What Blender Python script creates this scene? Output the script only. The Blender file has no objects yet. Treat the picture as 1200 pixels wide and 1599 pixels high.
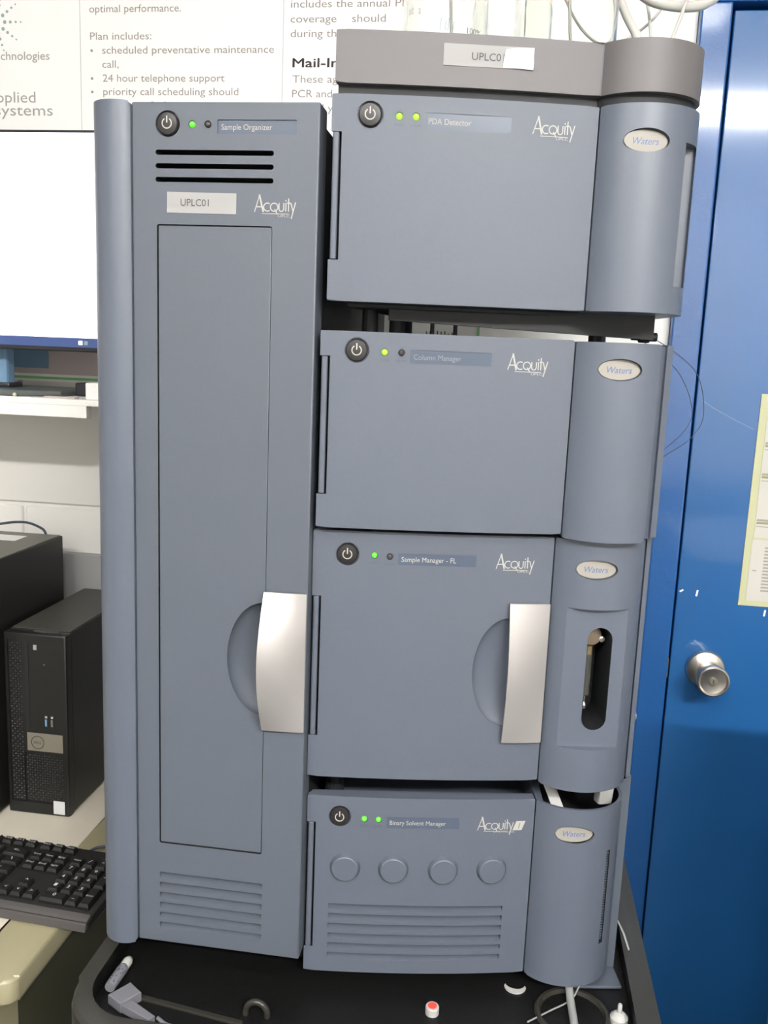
import bpy, bmesh, math, random
from mathutils import Matrix, Vector
random.seed(7)
sc = bpy.context.scene
C = sc.collection
PI = math.pi

# ------------------------------------------------------------------ camera
cam_d = bpy.data.cameras.new('camera')
cam = bpy.data.objects.new('camera', cam_d); C.objects.link(cam)
R_ = Vector((0.9891, 0.1416, 0.0397)).normalized()
F_ = Vector((-0.1328, 0.976, -0.1728)).normalized()
U_ = R_.cross(F_).normalized(); R_ = F_.cross(U_).normalized()
cam.matrix_world = Matrix(((R_.x, U_.x, -F_.x, 0.1872), (R_.y, U_.y, -F_.y, -0.8751),
                           (R_.z, U_.z, -F_.z, 1.5493), (0, 0, 0, 1)))
cam_d.sensor_fit = 'HORIZONTAL'; cam_d.sensor_width = 36
cam_d.lens = 36 * 1388.4 / 1200
cam_d.clip_start = 0.02
sc.camera = cam

# ------------------------------------------------------------------ world, lights, exposure
w = bpy.data.worlds.new('world'); sc.world = w; w.use_nodes = True
w.node_tree.nodes['Background'].inputs[0].default_value = (0.9, 0.95, 1, 1)
w.node_tree.nodes['Background'].inputs[1].default_value = 0.25
sc.view_settings.view_transform = 'Standard'
sc.view_settings.look = 'None'
sc.view_settings.gamma = 1
sc.view_settings.use_curve_mapping = False
sc.view_settings.exposure = 1.33
# ceiling fixtures: (x, y, length along x, width, strength)
FIXTURES = [(1.25, -2.25, 1.25, 0.16, 100.0), (0.18, -1.15, 1.25, 0.18, 9.0), (-0.45, -2.25, 1.25, 0.16, 46.0)]

# ------------------------------------------------------------------ materials
def mat(name, col, rough=0.5, metal=0.0, bump=0.0, bscale=900, var=0.0, vscale=6, coat=0.0,
        trans=0.0, ior=1.45, emit=None, estr=0.0, spec=0.5):
    m = bpy.data.materials.new(name); m.use_nodes = True
    nt = m.node_tree; b = nt.nodes['Principled BSDF']
    b.inputs['Base Color'].default_value = (*col, 1)
    b.inputs['Roughness'].default_value = rough
    b.inputs['Metallic'].default_value = metal
    b.inputs['IOR'].default_value = ior
    b.inputs['Specular IOR Level'].default_value = spec
    b.inputs['Coat Weight'].default_value = coat
    b.inputs['Coat Roughness'].default_value = 0.08
    b.inputs['Transmission Weight'].default_value = trans
    if emit:
        b.inputs['Emission Color'].default_value = (*emit, 1)
        b.inputs['Emission Strength'].default_value = estr
    if bump or var:
        tc = nt.nodes.new('ShaderNodeTexCoord')
    if bump:
        n = nt.nodes.new('ShaderNodeTexNoise'); n.inputs['Scale'].default_value = bscale
        n.inputs['Detail'].default_value = 3
        bp = nt.nodes.new('ShaderNodeBump'); bp.inputs['Strength'].default_value = bump
        bp.inputs['Distance'].default_value = 0.001
        nt.links.new(tc.outputs['Object'], n.inputs['Vector'])
        nt.links.new(n.outputs['Fac'], bp.inputs['Height'])
        nt.links.new(bp.outputs['Normal'], b.inputs['Normal'])
    if var:
        n2 = nt.nodes.new('ShaderNodeTexNoise'); n2.inputs['Scale'].default_value = vscale
        n2.inputs['Detail'].default_value = 4
        mx = nt.nodes.new('ShaderNodeMix'); mx.data_type = 'RGBA'
        mx.inputs['A'].default_value = (*[c * (1 - var) for c in col], 1)
        mx.inputs['B'].default_value = (*[min(1, c * (1 + var)) for c in col], 1)
        nt.links.new(tc.outputs['Object'], n2.inputs['Vector'])
        nt.links.new(n2.outputs['Fac'], mx.inputs['Factor'])
        nt.links.new(mx.outputs['Result'], b.inputs['Base Color'])
    return m

M = dict(
    shell=mat('grey_blue_plastic', (0.082, 0.095, 0.122), 0.50, spec=0.65, bump=0.10, bscale=1400, var=0.05, vscale=300),
    cover=mat('grey_blue_cover', (0.086, 0.101, 0.131), 0.40, spec=0.7, bump=0.08, bscale=1400, var=0.05, vscale=300),
    tray=mat('warm_grey_plastic', (0.104, 0.096, 0.097), 0.5, spec=0.65, bump=0.10, bscale=1400),
    cab=mat('cabinet_plastic', (0.078, 0.090, 0.112), 0.50, spec=0.65, bump=0.10, bscale=1400, var=0.05, vscale=300),
    dark=mat('dark_plastic', (0.012, 0.013, 0.015), 0.6),
    chassis=mat('chassis_metal', (0.085, 0.10, 0.125), 0.5, bump=0.05),
    window=mat('window_plastic', (0.066, 0.084, 0.120), 0.30),
    btn=mat('button_black', (0.018, 0.016, 0.016), 0.35),
    cream=mat('cream_print', (0.38, 0.37, 0.34), 0.6),
    dimtxt=mat('dim_print', (0.19, 0.205, 0.235), 0.6),
    darktxt=mat('dark_print', (0.07, 0.08, 0.10), 0.6),
    led_on=mat('led_lime', (0.2, 0.8, 0.05), 0.3, emit=(0.35, 1.0, 0.02), estr=0.55),
    led_gr=mat('led_green', (0.1, 0.6, 0.05), 0.3, emit=(0.10, 0.85, 0.02), estr=0.32),
    led_off=mat('led_off', (0.05, 0.045, 0.045), 0.3),
    handle=mat('satin_metal', (0.36, 0.343, 0.332), 0.40, metal=0.45, bump=0.03, bscale=600),
    badge=mat('badge_cream', (0.27, 0.255, 0.225), 0.5),
    badge_tx=mat('badge_blue', (0.075, 0.12, 0.27), 0.4),
    paper=mat('white_paper', (0.30, 0.295, 0.29), 0.7),
    notice=mat('notice_paper', (0.55, 0.54, 0.49), 0.7),
    white=mat('white_plastic', (0.40, 0.395, 0.38), 0.45),
    patch=mat('white_patch', (0.55, 0.55, 0.55), 0.7),
    greytx=mat('grey_ink', (0.075, 0.075, 0.08), 0.7),
    poster=mat('poster_paper', (0.83, 0.83, 0.81), 0.35),
    postertx=mat('poster_ink', (0.280, 0.250, 0.240), 0.6),
    postertx2=mat('poster_ink_pale', (0.33, 0.32, 0.30), 0.6),
    posterbd=mat('poster_ink_dark', (0.075, 0.060, 0.060), 0.6),
    posterln=mat('poster_rule', (0.52, 0.52, 0.515), 0.6),
    teal=mat('poster_teal', (0.27, 0.36, 0.38), 0.6),
    pblue=mat('poster_blue', (0.16, 0.28, 0.42), 0.6),
    pgreen=mat('poster_green', (0.22, 0.55, 0.22), 0.6),
    ppink=mat('poster_greypink', (0.50, 0.43, 0.42), 0.6),
    pred=mat('poster_red', (0.55, 0.12, 0.12), 0.6),
    wall=mat('wall_paint', (0.68, 0.665, 0.63), 0.6, bump=0.15, bscale=120),
    greyp=mat('grey_panel', (0.30, 0.30, 0.30), 0.6),
    ceil=mat('ceiling_tile', (0.8, 0.8, 0.78), 0.8, bump=0.2, bscale=80),
    floor=mat('vinyl_floor', (0.06, 0.06, 0.06), 0.35, var=0.2, vscale=12),
    blue=mat('blue_gloss_paint', (0.012, 0.105, 0.31), 0.42, bump=0.30, bscale=90, coat=0.9),
    bluef=mat('blue_gloss_frame', (0.010, 0.095, 0.31), 0.4, bump=0.6, bscale=90, coat=0.8),
    steel=mat('brushed_steel', (0.62, 0.58, 0.52), 0.30, metal=0.95, bump=0.05, bscale=300),
    yellow=mat('notice_yellow', (0.50, 0.51, 0.31), 0.5),
    rule=mat('notice_rule', (0.30, 0.29, 0.25), 0.6),
    olive=mat('notice_rule_olive', (0.26, 0.26, 0.12), 0.6),
    shelf=mat('shelf_white', (0.80, 0.79, 0.76), 0.4),
    bezel=mat('monitor_black', (0.02, 0.02, 0.023), 0.35),
    screen=mat('screen_white', (0.8, 0.8, 0.85), 0.2, emit=(0.93, 0.95, 1.0), estr=0.9),
    task=mat('screen_taskbar', (0.03, 0.05, 0.14), 0.3, emit=(0.05, 0.085, 0.23), estr=0.28),
    pc=mat('pc_black', (0.011, 0.011, 0.0105), 0.38, bump=0.08, bscale=700),
    pctop=mat('pc_top', (0.020, 0.020, 0.019), 0.42, bump=0.08, bscale=700),
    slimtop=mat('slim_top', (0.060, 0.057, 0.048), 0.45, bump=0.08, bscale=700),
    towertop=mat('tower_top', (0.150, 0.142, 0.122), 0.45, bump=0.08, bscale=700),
    foot=mat('monitor_foot', (0.095, 0.105, 0.100), 0.4),
    pcplate=mat('pc_plate', (0.17, 0.155, 0.12), 0.45),
    desk=mat('desk_cream', (0.58, 0.53, 0.44), 0.4, var=0.05, vscale=30),
    edge=mat('desk_tan', (0.30, 0.272, 0.17), 0.35),
    seam=mat('dark_seam', (0.03, 0.028, 0.02), 0.7),
    panel=mat('desk_panel', (0.055, 0.055, 0.032), 0.5),
    kb=mat('keyboard_black', (0.012, 0.0115, 0.011), 0.40),
    key=mat('key_black', (0.009, 0.009, 0.0085), 0.42),
    kbf=mat('keyboard_front', (0.065, 0.060, 0.058), 0.4),
    keytx=mat('key_print', (0.5, 0.5, 0.49), 0.6),
    cart=mat('cart_black', (0.006, 0.006, 0.006), 0.42, spec=0.3, bump=0.35, bscale=420),
    rim=mat('cart_rim', (0.026, 0.025, 0.020), 0.36, bump=0.15, bscale=300),
    clear=mat('clear_plastic', (0.45, 0.46, 0.45), 0.25, trans=0.45),
    frost=mat('frosted_plastic', (0.20, 0.20, 0.22), 0.45, trans=0.25),
    red=mat('red_septum', (0.75, 0.07, 0.05), 0.5),
    glass=mat('clear_glass', (0.97, 0.98, 0.96), 0.0, trans=1.0, ior=1.33),
    barrel=mat('syringe_glass', (0.10, 0.10, 0.09), 0.15, trans=0.4),
    brass=mat('brass', (0.30, 0.23, 0.12), 0.35, metal=0.8),
    tan=mat('tan_valve', (0.20, 0.155, 0.11), 0.4, metal=0.3),
    tube=mat('white_tubing', (0.5, 0.5, 0.46), 0.35),
    beige=mat('beige_cap', (0.50, 0.46, 0.33), 0.5),
    wire=mat('black_capillary', (0.03, 0.04, 0.06), 0.4),
    lampbody=mat('lamp_body', (0.8, 0.8, 0.8), 0.5),
    bench=mat('bench_grey', (0.16, 0.16, 0.16), 0.5),
    scratch=mat('scratch_pale', (0.14, 0.24, 0.42), 0.5),
)

# ------------------------------------------------------------------ mesh helpers
def new_obj(name, me, parent=None, loc=(0, 0, 0), rot=(0, 0, 0), label=None):
    o = bpy.data.objects.new(name, me); C.objects.link(o)
    if parent is not None: o.parent = parent
    o.location = loc; o.rotation_euler = rot
    if label: o['label'] = label
    return o

def finish(bm, name, mats, smooth=21):
    bmesh.ops.recalc_face_normals(bm, faces=bm.faces[:])
    soft = bm.faces.layers.int.get('soft'); keep = []
    if soft:
        bm.edges.index_update()
        keep = [e.index for e in bm.edges if all(f[soft] for f in e.link_faces)]
    me = bpy.data.meshes.new(name); bm.to_mesh(me); bm.free()
    for m in (mats if isinstance(mats, (list, tuple)) else [mats]):
        me.materials.append(M[m] if isinstance(m, str) else m)
    if smooth:
        me.polygons.foreach_set('use_smooth', [True] * len(me.polygons))
        me.set_sharp_from_angle(angle=math.radians(smooth))
        at = me.attributes.get('sharp_edge')
        if at:
            for i in keep: at.data[i].value = False
    return me

def part(name, bm, mats, parent=None, loc=(0, 0, 0), rot=(0, 0, 0), label=None, smooth=21):
    return new_obj(name, finish(bm, name, mats, smooth), parent, loc, rot, label)

def thing(name, label, cat, loc=(0, 0, 0), rotz=0, group=None):
    o = bpy.data.objects.new(name, None); C.objects.link(o)
    o.empty_display_size = 0.05
    o.location = loc; o.rotation_euler = (0, 0, rotz)
    o['label'] = label; o['category'] = cat
    if group: o['group'] = group
    return o

def tag(o, label, cat, group=None):
    o['label'] = label; o['category'] = cat
    if group: o['group'] = group
    return o

def structure(o):
    o['kind'] = 'structure'; return o

def box(bm, x0, x1, y0, y1, z0, z1, bev=0, seg=2, mi=0):
    before = set(bm.faces)
    vs = [bm.verts.new(p) for p in ((x0, y0, z0), (x1, y0, z0), (x1, y1, z0), (x0, y1, z0),
                                    (x0, y0, z1), (x1, y0, z1), (x1, y1, z1), (x0, y1, z1))]
    fs = [bm.faces.new([vs[i] for i in q]) for q in
          ((0, 3, 2, 1), (4, 5, 6, 7), (0, 1, 5, 4), (1, 2, 6, 5), (2, 3, 7, 6), (3, 0, 4, 7))]
    if bev:
        es = list({e for f in fs for e in f.edges})
        bmesh.ops.bevel(bm, geom=es, offset=bev, segments=seg, affect='EDGES', profile=0.5)
    if mi:
        for f in set(bm.faces) - before: f.material_index = mi
    return bm

def B(*a, **k):
    return box(bmesh.new(), *a, **k)

def prism(bm, pts, z0, z1, bev=0, seg=2, axis='z', minang=0):
    """extrude a closed outline; axis z: pts are (x, y); axis y: pts are (x, z) extruded from y=z0 to z1; axis x: pts are (y, z)"""
    def P(p, h):
        if axis == 'z': return (p[0], p[1], h)
        if axis == 'y': return (p[0], h, p[1])
        return (h, p[0], p[1])
    a = [bm.verts.new(P(p, z0)) for p in pts]; b = [bm.verts.new(P(p, z1)) for p in pts]
    n = len(pts)
    caps = [bm.faces.new(a[::-1]), bm.faces.new(b)]
    for i in range(n):
        bm.faces.new([a[i], a[(i + 1) % n], b[(i + 1) % n], b[i]])
    if bev:
        es = list({e for f in caps for e in f.edges})
        bmesh.ops.bevel(bm, geom=es, offset=bev, segments=seg, affect='EDGES', profile=0.5)
    return bm

def circ(cx, cy, rx, ry=None, n=32, a0=0, a1=2 * PI, end=False):
    ry = rx if ry is None else ry
    m = n + 1 if end else n
    return [(cx + rx * math.cos(a0 + (a1 - a0) * i / n), cy + ry * math.sin(a0 + (a1 - a0) * i / n)) for i in range(m)]

def rrect(x0, x1, y0, y1, r, n=5):
    out = []
    for cx, cy, a in ((x1 - r, y1 - r, 0), (x0 + r, y1 - r, PI / 2), (x0 + r, y0 + r, PI), (x1 - r, y0 + r, 1.5 * PI)):
        out += circ(cx, cy, r, n=n, a0=a, a1=a + PI / 2, end=True)
    return out

def lathe(bm, prof, n=28, axis='z', c=(0, 0, 0)):
    """prof: list of (radius, height)"""
    rings = []
    for r, h in prof:
        ring = []
        if r < 1e-7:
            p = {'z': (0, 0, h), 'y': (0, h, 0), 'x': (h, 0, 0)}[axis]
            ring = [bm.verts.new(Vector(p) + Vector(c))]
        else:
            for i in range(n):
                t = 2 * PI * i / n; u, v = r * math.cos(t), r * math.sin(t)
                p = {'z': (u, v, h), 'y': (u, h, v), 'x': (h, u, v)}[axis]
                ring.append(bm.verts.new(Vector(p) + Vector(c)))
        rings.append(ring)
    for a, b in zip(rings, rings[1:]):
        if len(a) == 1 and len(b) == 1: continue
        for i in range(n):
            j = (i + 1) % n
            if len(a) == 1: bm.faces.new([a[0], b[i], b[j]])
            elif len(b) == 1: bm.faces.new([a[i], a[j], b[0]])
            else: bm.faces.new([a[i], a[j], b[j], b[i]])
    if len(rings[0]) > 1: bm.faces.new(rings[0][::-1])
    if len(rings[-1]) > 1: bm.faces.new(rings[-1])
    return bm

def spline(pts, k=8):
    P = [Vector(p) for p in pts]; out = []
    for i in range(len(P) - 1):
        p0 = P[max(i - 1, 0)]; p1 = P[i]; p2 = P[i + 1]; p3 = P[min(i + 2, len(P) - 1)]
        for s in range(k):
            t = s / k
            out.append(0.5 * ((2 * p1) + (p2 - p0) * t + (2 * p0 - 5 * p1 + 4 * p2 - p3) * t * t + (3 * p1 - p0 - 3 * p2 + p3) * t ** 3))
    out.append(P[-1]); return out

def tube(bm, pts, r, n=8, k=8):
    if not bm.faces.layers.int.get('soft'): bm.faces.layers.int.new('soft')
    P = spline(pts, k) if k else [Vector(p) for p in pts]
    rings = []; up = Vector((0.31, 0.2, 0.93)).normalized()
    for i, p in enumerate(P):
        d = (P[min(i + 1, len(P) - 1)] - P[max(i - 1, 0)]).normalized()
        a = d.cross(up)
        if a.length < 1e-4: a = d.cross(Vector((1, 0, 0)))
        a.normalize(); b = d.cross(a).normalized(); up = -(d.cross(a)).normalized() if False else up
        rings.append([bm.verts.new(p + r * (a * math.cos(2 * PI * j / n) + b * math.sin(2 * PI * j / n))) for j in range(n)])
    sl = bm.faces.layers.int.get('soft')
    for u, v in zip(rings, rings[1:]):
        for j in range(n):
            bm.faces.new([u[j], u[(j + 1) % n], v[(j + 1) % n], v[j]])[sl] = 1
    bm.faces.new(rings[0][::-1]); bm.faces.new(rings[-1])
    return bm

def carve(o, cutters):
    """subtract closed bmeshes from object o; each cutter is (bm, material key) and its material lines the cut"""
    tmp = []
    for bm, mk in cutters:
        me = finish(bm, 'cutter', mk, 0)
        c = bpy.data.objects.new('cutter', me); C.objects.link(c)
        c.parent = o.parent; c.location = o.location; c.rotation_euler = o.rotation_euler
        md = o.modifiers.new('cut', 'BOOLEAN'); md.object = c; md.operation = 'DIFFERENCE'; md.solver = 'EXACT'
        md.material_mode = 'TRANSFER'
        tmp.append(c)
    bpy.context.view_layer.update()
    dg = bpy.context.evaluated_depsgraph_get(); dg.update()
    me = bpy.data.meshes.new_from_object(o.evaluated_get(dg), preserve_all_data_layers=True, depsgraph=dg)
    me.name = o.name
    o.modifiers.clear(); o.data = me
    me.polygons.foreach_set('use_smooth', [True] * len(me.polygons))
    me.set_sharp_from_angle(angle=math.radians(21))
    for c in tmp: bpy.data.objects.remove(c, do_unlink=True)

TXT = {}
def text_mesh(s, width, mk, height=None, bold=0.0, shear=0.0):
    """flat lettering in the xz plane, left-bottom at the origin, scaled to the given width"""
    key = (s, round(width, 5), mk, height, bold, shear)
    if key in TXT: return TXT[key]
    cu = bpy.data.curves.new('lettering', 'FONT'); cu.body = s; cu.offset = bold; cu.shear = shear
    cu.resolution_u = 3
    o = bpy.data.objects.new('lettering', cu); C.objects.link(o)
    bpy.context.view_layer.update()
    dg = bpy.context.evaluated_depsgraph_get()
    me = bpy.data.meshes.new_from_object(o.evaluated_get(dg), depsgraph=dg)
    bpy.data.objects.remove(o, do_unlink=True)
    xs = [v.co.x for v in me.vertices]
    x0, x1 = min(xs), max(xs); k = width / (x1 - x0)
    kz = k if height is None else height / 0.70
    for v in me.vertices:
        v.co = Vector(((v.co.x - x0) * k, 0, v.co.y * kz))
    me.materials.clear(); me.materials.append(M[mk]); me.name = 'lettering'
    TXT[key] = me
    return me

def lettering(s, parent, loc, width, mk, rot=(0, 0, 0), height=None, bold=0.0, shear=0.0, name='lettering'):
    return new_obj(name, text_mesh(s, width, mk, height, bold, shear), parent, loc, rot)

def ribbon(bm, pts, wd):
    P = [Vector((p[0], p[1])) for p in pts]; L = []; Rr = []
    closed = (P[0] - P[-1]).length < 1e-6
    for i in range(len(P)):
        if closed:
            a = P[i - 1] if i else P[-2]; b = P[(i + 1) % len(P)] if i < len(P) - 1 else P[1]
        else:
            a = P[max(i - 1, 0)]; b = P[min(i + 1, len(P) - 1)]
        d = (b - a).normalized(); n = Vector((-d.y, d.x)) * wd / 2
        L.append(bm.verts.new((P[i].x + n.x, 0, P[i].y + n.y))); Rr.append(bm.verts.new((P[i].x - n.x, 0, P[i].y - n.y)))
    for i in range(len(P) - 1):
        bm.faces.new([L[i], L[i + 1], Rr[i + 1], Rr[i]])

def arcp(cx, cz, r, a0, a1, n=14):
    return [(cx + r * math.cos(math.radians(a0 + (a1 - a0) * i / n)), cz + r * math.sin(math.radians(a0 + (a1 - a0) * i / n))) for i in range(n + 1)]

def word_mark():
    """the slim script-like word on the front panels, 1 wide, drawn with strokes"""
    bm = bmesh.new(); t = 0.026
    ribbon(bm, [(0.0, 0.0), (0.125, 0.40)], 0.022); ribbon(bm, [(0.115, 0.40), (0.215, 0.0)], 0.040)
    ribbon(bm, [(0.045, 0.12), (0.185, 0.12)], t)
    ribbon(bm, arcp(0.315, 0.115, 0.092, 55, 305), t)
    ribbon(bm, arcp(0.48, 0.115, 0.092, 0, 360, 20), t); ribbon(bm, [(0.49, 0.07), (0.555, -0.03)], t)
    ribbon(bm, [(0.60, 0.215), (0.60, 0.10)] + arcp(0.657, 0.078, 0.057, 180, 360, 8) + [(0.714, 0.215)], t)
    ribbon(bm, [(0.765, 0.02), (0.765, 0.215)], t); ribbon(bm, [(0.765, 0.25), (0.765, 0.285)], t)
    ribbon(bm, [(0.83, 0.02), (0.83, 0.32)], t); ribbon(bm, [(0.793, 0.215), (0.875, 0.215)], t)
    ribbon(bm, [(0.885, 0.215), (0.94, 0.03)], t); ribbon(bm, [(1.0, 0.235), (0.90, -0.14)], t)
    ribbon(bm, [(0.18, -0.035), (0.84, -0.035)], 0.016)
    return finish(bm, 'word_mark', 'cream', 0)
WORD = word_mark()

def power_sign():
    bm = bmesh.new()
    ribbon(bm, arcp(0, 0, 0.0046, 120, 420, 20), 0.0011); ribbon(bm, [(0, 0.0005), (0, 0.0068)], 0.0012)
    return finish(bm, 'power_symbol', 'cream', 0)
POWER = power_sign()

# ------------------------------------------------------------------ room
WY = 0.655
def build_room():
    wb = structure(part('wall_back', B(-2.4, 0.4352, WY, WY + 0.12, 0, 2.75), 'wall'))
    wb2 = structure(part('wall_back_right', B(1.5, 2.4, WY, WY + 0.12, 0, 2.75), 'wall'))
    structure(part('wall_back_lintel', B(0.4352, 1.5, WY, WY + 0.12, 2.15, 2.75), 'wall'))
    # painted concrete blocks with recessed joints, the running bond of the photograph
    bh, bw = 0.2, 0.4
    me = finish(B(-bw / 2 + .0035, bw / 2 - .0035, -0.006, 0.004, -bh / 2 + .0035, bh / 2 - .0035, bev=0.0025, seg=1), 'block', 'wall')
    meh = finish(B(-bw / 4 + .0035, bw / 4 - .0035, -0.006, 0.004, -bh / 2 + .0035, bh / 2 - .0035, bev=0.0025, seg=1), 'block', 'wall')
    z0 = 1.2516 - 6 * bh
    for r in range(-1, 8):
        off = 0.0 if r % 2 else bw / 2
        for k in range(-4, 3):
            x = -0.698 + off + k * bw + bw / 2
            zc = z0 + r * bh + bh / 2
            if x + bw / 2 < 0.436 and zc + bh / 2 < 2.75 and zc - bh / 2 > 0:
                new_obj('block', me, wb, (x, WY, zc))
            elif x - bw / 2 < 0.25 and zc - bh / 2 > 0:
                new_obj('block', meh, wb, (x - bw / 4, WY, zc))
    structure(part('wall_left', B(-2.5, -2.4, -3.6, WY + .12, 0, 2.75), 'wall'))
    structure(part('wall_right', B(2.4, 2.5, -3.6, WY + .12, 0, 2.75), 'wall'))
    structure(part('wall_front', B(-2.5, 2.5, -3.7, -3.6, 0, 2.75), 'wall'))
    structure(part('floor', B(-2.5, 2.5, -3.7, WY + .12, -0.1, 0), 'floor'))
    structure(part('ceiling', B(-2.5, 2.5, -3.7, WY + .12, 2.75, 2.85), 'ceil'))
    # grey band on the wall above the desk
    structure(part('trim_2', B(-2.4, -0.05, WY - 0.016, WY - 0.002, 0.82, 1.1665, bev=0.002), 'greyp'))
    # door and frame
    fr = thing_struct('trim_1')
    part('jamb', B(0.4355, 0.4815, 0.628, WY + 0.1, 0, 2.094, bev=0.003), 'bluef', fr)
    part('jamb', B(1.40, 1.44, 0.628, WY + 0.1, 0, 2.094, bev=0.003), 'bluef', fr)
    part('head', B(0.4355, 1.44, 0.628, WY + 0.1, 2.094, 2.15, bev=0.003), 'bluef', fr)
    part('rebate', B(0.4815, 1.40, WY + 0.06, WY + 0.08, 0.0, 2.094), 'dark', fr)
    part('strike_plate', B(0.4800, 0.4822, 0.629, 0.640, 1.028, 1.062), 'brass', fr, label='brass strike plate')
    dr = thing_struct('door_1')
    part('leaf', B(0.4865, 1.397, 0.640, WY + 0.03, 0.008, 2.086, bev=0.002), 'blue', dr)
    # knob
    kx, kz, ky = 0.5445, 1.0465, 0.640
    bm = lathe(bmesh.new(), [(0.0, 0), (0.031, 0), (0.0325, -0.003), (0.030, -0.009), (0.022, -0.014), (0.016, -0.016), (0.0, -0.016)], axis='y', n=36)
    rose = part('rose', bm, 'steel', dr, (kx, ky, kz))
    prof = [(0.0, -0.012), (0.0135, -0.012), (0.014, -0.026), (0.0155, -0.032), (0.0205, -0.043), (0.0250, -0.055), (0.0262, -0.064), (0.0255, -0.068),
            (0.0235, -0.0695), (0.0205, -0.0665), (0.012, -0.0645), (0.0, -0.064)]
    kn = part('knob', lathe(bmesh.new(), prof, axis='y', n=40), 'steel', dr, (kx, ky, kz))
    kc = part('key_cylinder', lathe(bmesh.new(), [(0, -0.060), (0.0062, -0.060), (0.0062, -0.0672), (0.0052, -0.068), (0, -0.068)], axis='y', n=20), 'pcplate', kn)
    part('keyhole', B(-0.0007, 0.0007, -0.0683, -0.0675, -0.0032, 0.0032), 'dark', kn)
    for (x, z, a, l) in ((0.5189, 1.1765, 0.15, 0.011), (0.4935, 1.1790, 1.0, 0.007), (0.6308, 1.1506, 0.1, 0.011)):
        part('paint_chip', B(-0.0016, 0.0016, -0.0006, 0.0002, -l / 2, l / 2, bev=0.0004, seg=1), 'poster', dr, (x, 0.640, z), (0, a, 0))
    bm = bmesh.new(); ribbon(bm, [(0.4965, 1.4985), (0.513, 1.488), (0.545, 1.472), (0.5807, 1.4556)], 0.0009)
    part('scratch', bm, 'scratch', dr, (0, 0.6396, 0))
    bm = bmesh.new(); ribbon(bm, [(0.522, 1.094), (0.533, 1.087), (0.541, 1.078)], 0.004)
    part('scratch', bm, 'scratch', dr, (0, 0.6396, 0))

def thing_struct(name):
    o = bpy.data.objects.new(name, None); C.objects.link(o); o['kind'] = 'structure'; return o

def build_lamps():
    for i, (x, y, lx, wy, es) in enumerate(FIXTURES):
        t = thing('ceiling_light', ['long fluorescent ceiling light in the far row on the door side', 'long fluorescent ceiling light nearest the instrument stack',
                                    'long fluorescent ceiling light in the far row on the computer side'][i], 'ceiling light', (x, y, 2.75))
        t['group'] = 'fluorescent ceiling lights'
        part('housing', B(-lx / 2 - .02, lx / 2 + .02, -wy / 2 - .02, wy / 2 + .02, -0.05, 0, bev=0.004), 'lampbody', t)
        part('diffuser', B(-lx / 2, lx / 2, -wy / 2, wy / 2, -0.062, -0.0505, bev=0.003), mat('lamp_diffuser', (0.9, 0.9, 0.9), 0.5, emit=(1.0, 0.98, 0.955), estr=es), t)

# ------------------------------------------------------------------ the stack of modules
TH = math.radians(10.2); ZB = 0.86
def s2w(x, y, z):
    return (x * math.cos(TH) - y * math.sin(TH), x * math.sin(TH) + y * math.cos(TH), z + ZB)
SH = math.tan(TH)
W = 0.2515
BOW = 0.005
def surf(x):
    t = min(1, max(0, x / W)); return -4 * BOW * t * (1 - t)
def slope(x):
    t = min(1, max(0, x / W)); return math.atan(-4 * BOW * (1 - 2 * t) / W)
CX, CY, CR, CE = 0.2990, 0.026, 0.0555, 0.0500
def arc_y(x):
    return CY - CE * math.sqrt(max(0, 1 - ((x - CX) / CR) ** 2))
def arc_a(x):
    return math.atan2((arc_y(x) - CY) / CE, (x - CX) / CR)
def arc_p(a, d=0.0):
    return (CX + (CR - d) * math.cos(a), CY + (CE - d) * math.sin(a))

def panel_outline(x0=0.0, x1=W, th=0.014, n=22):
    f = [(x0 + (x1 - x0) * i / n, surf(x0 + (x1 - x0) * i / n)) for i in range(n + 1)]
    return f + [(x1, th), (x0 + 0.005, th), (x0 + 0.0012, 0.002)]

def arc_outline(xend=None, tail=None, back=0.10, x0=W + 0.0012):
    """outline of the bulging cover, from the joint round to the outer side"""
    a0 = arc_a(x0); a1 = 0.0 if xend is None else arc_a(xend)
    pts = [arc_p(a0 + (a1 - a0) * i / 30) for i in range(31)]
    if tail: pts += tail
    lx = pts[-1][0]
    pts += [(lx, back), (x0, back)]
    return pts

def chassis_outline(d=0.46, xr=0.352):
    y0 = 0.016
    return [(0.0085, y0), (W, y0), (W + .003, 0.102), (xr, 0.102), (xr + SH * (d - .1), d + 0.05), (0.009 + SH * d, d)]

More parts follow.
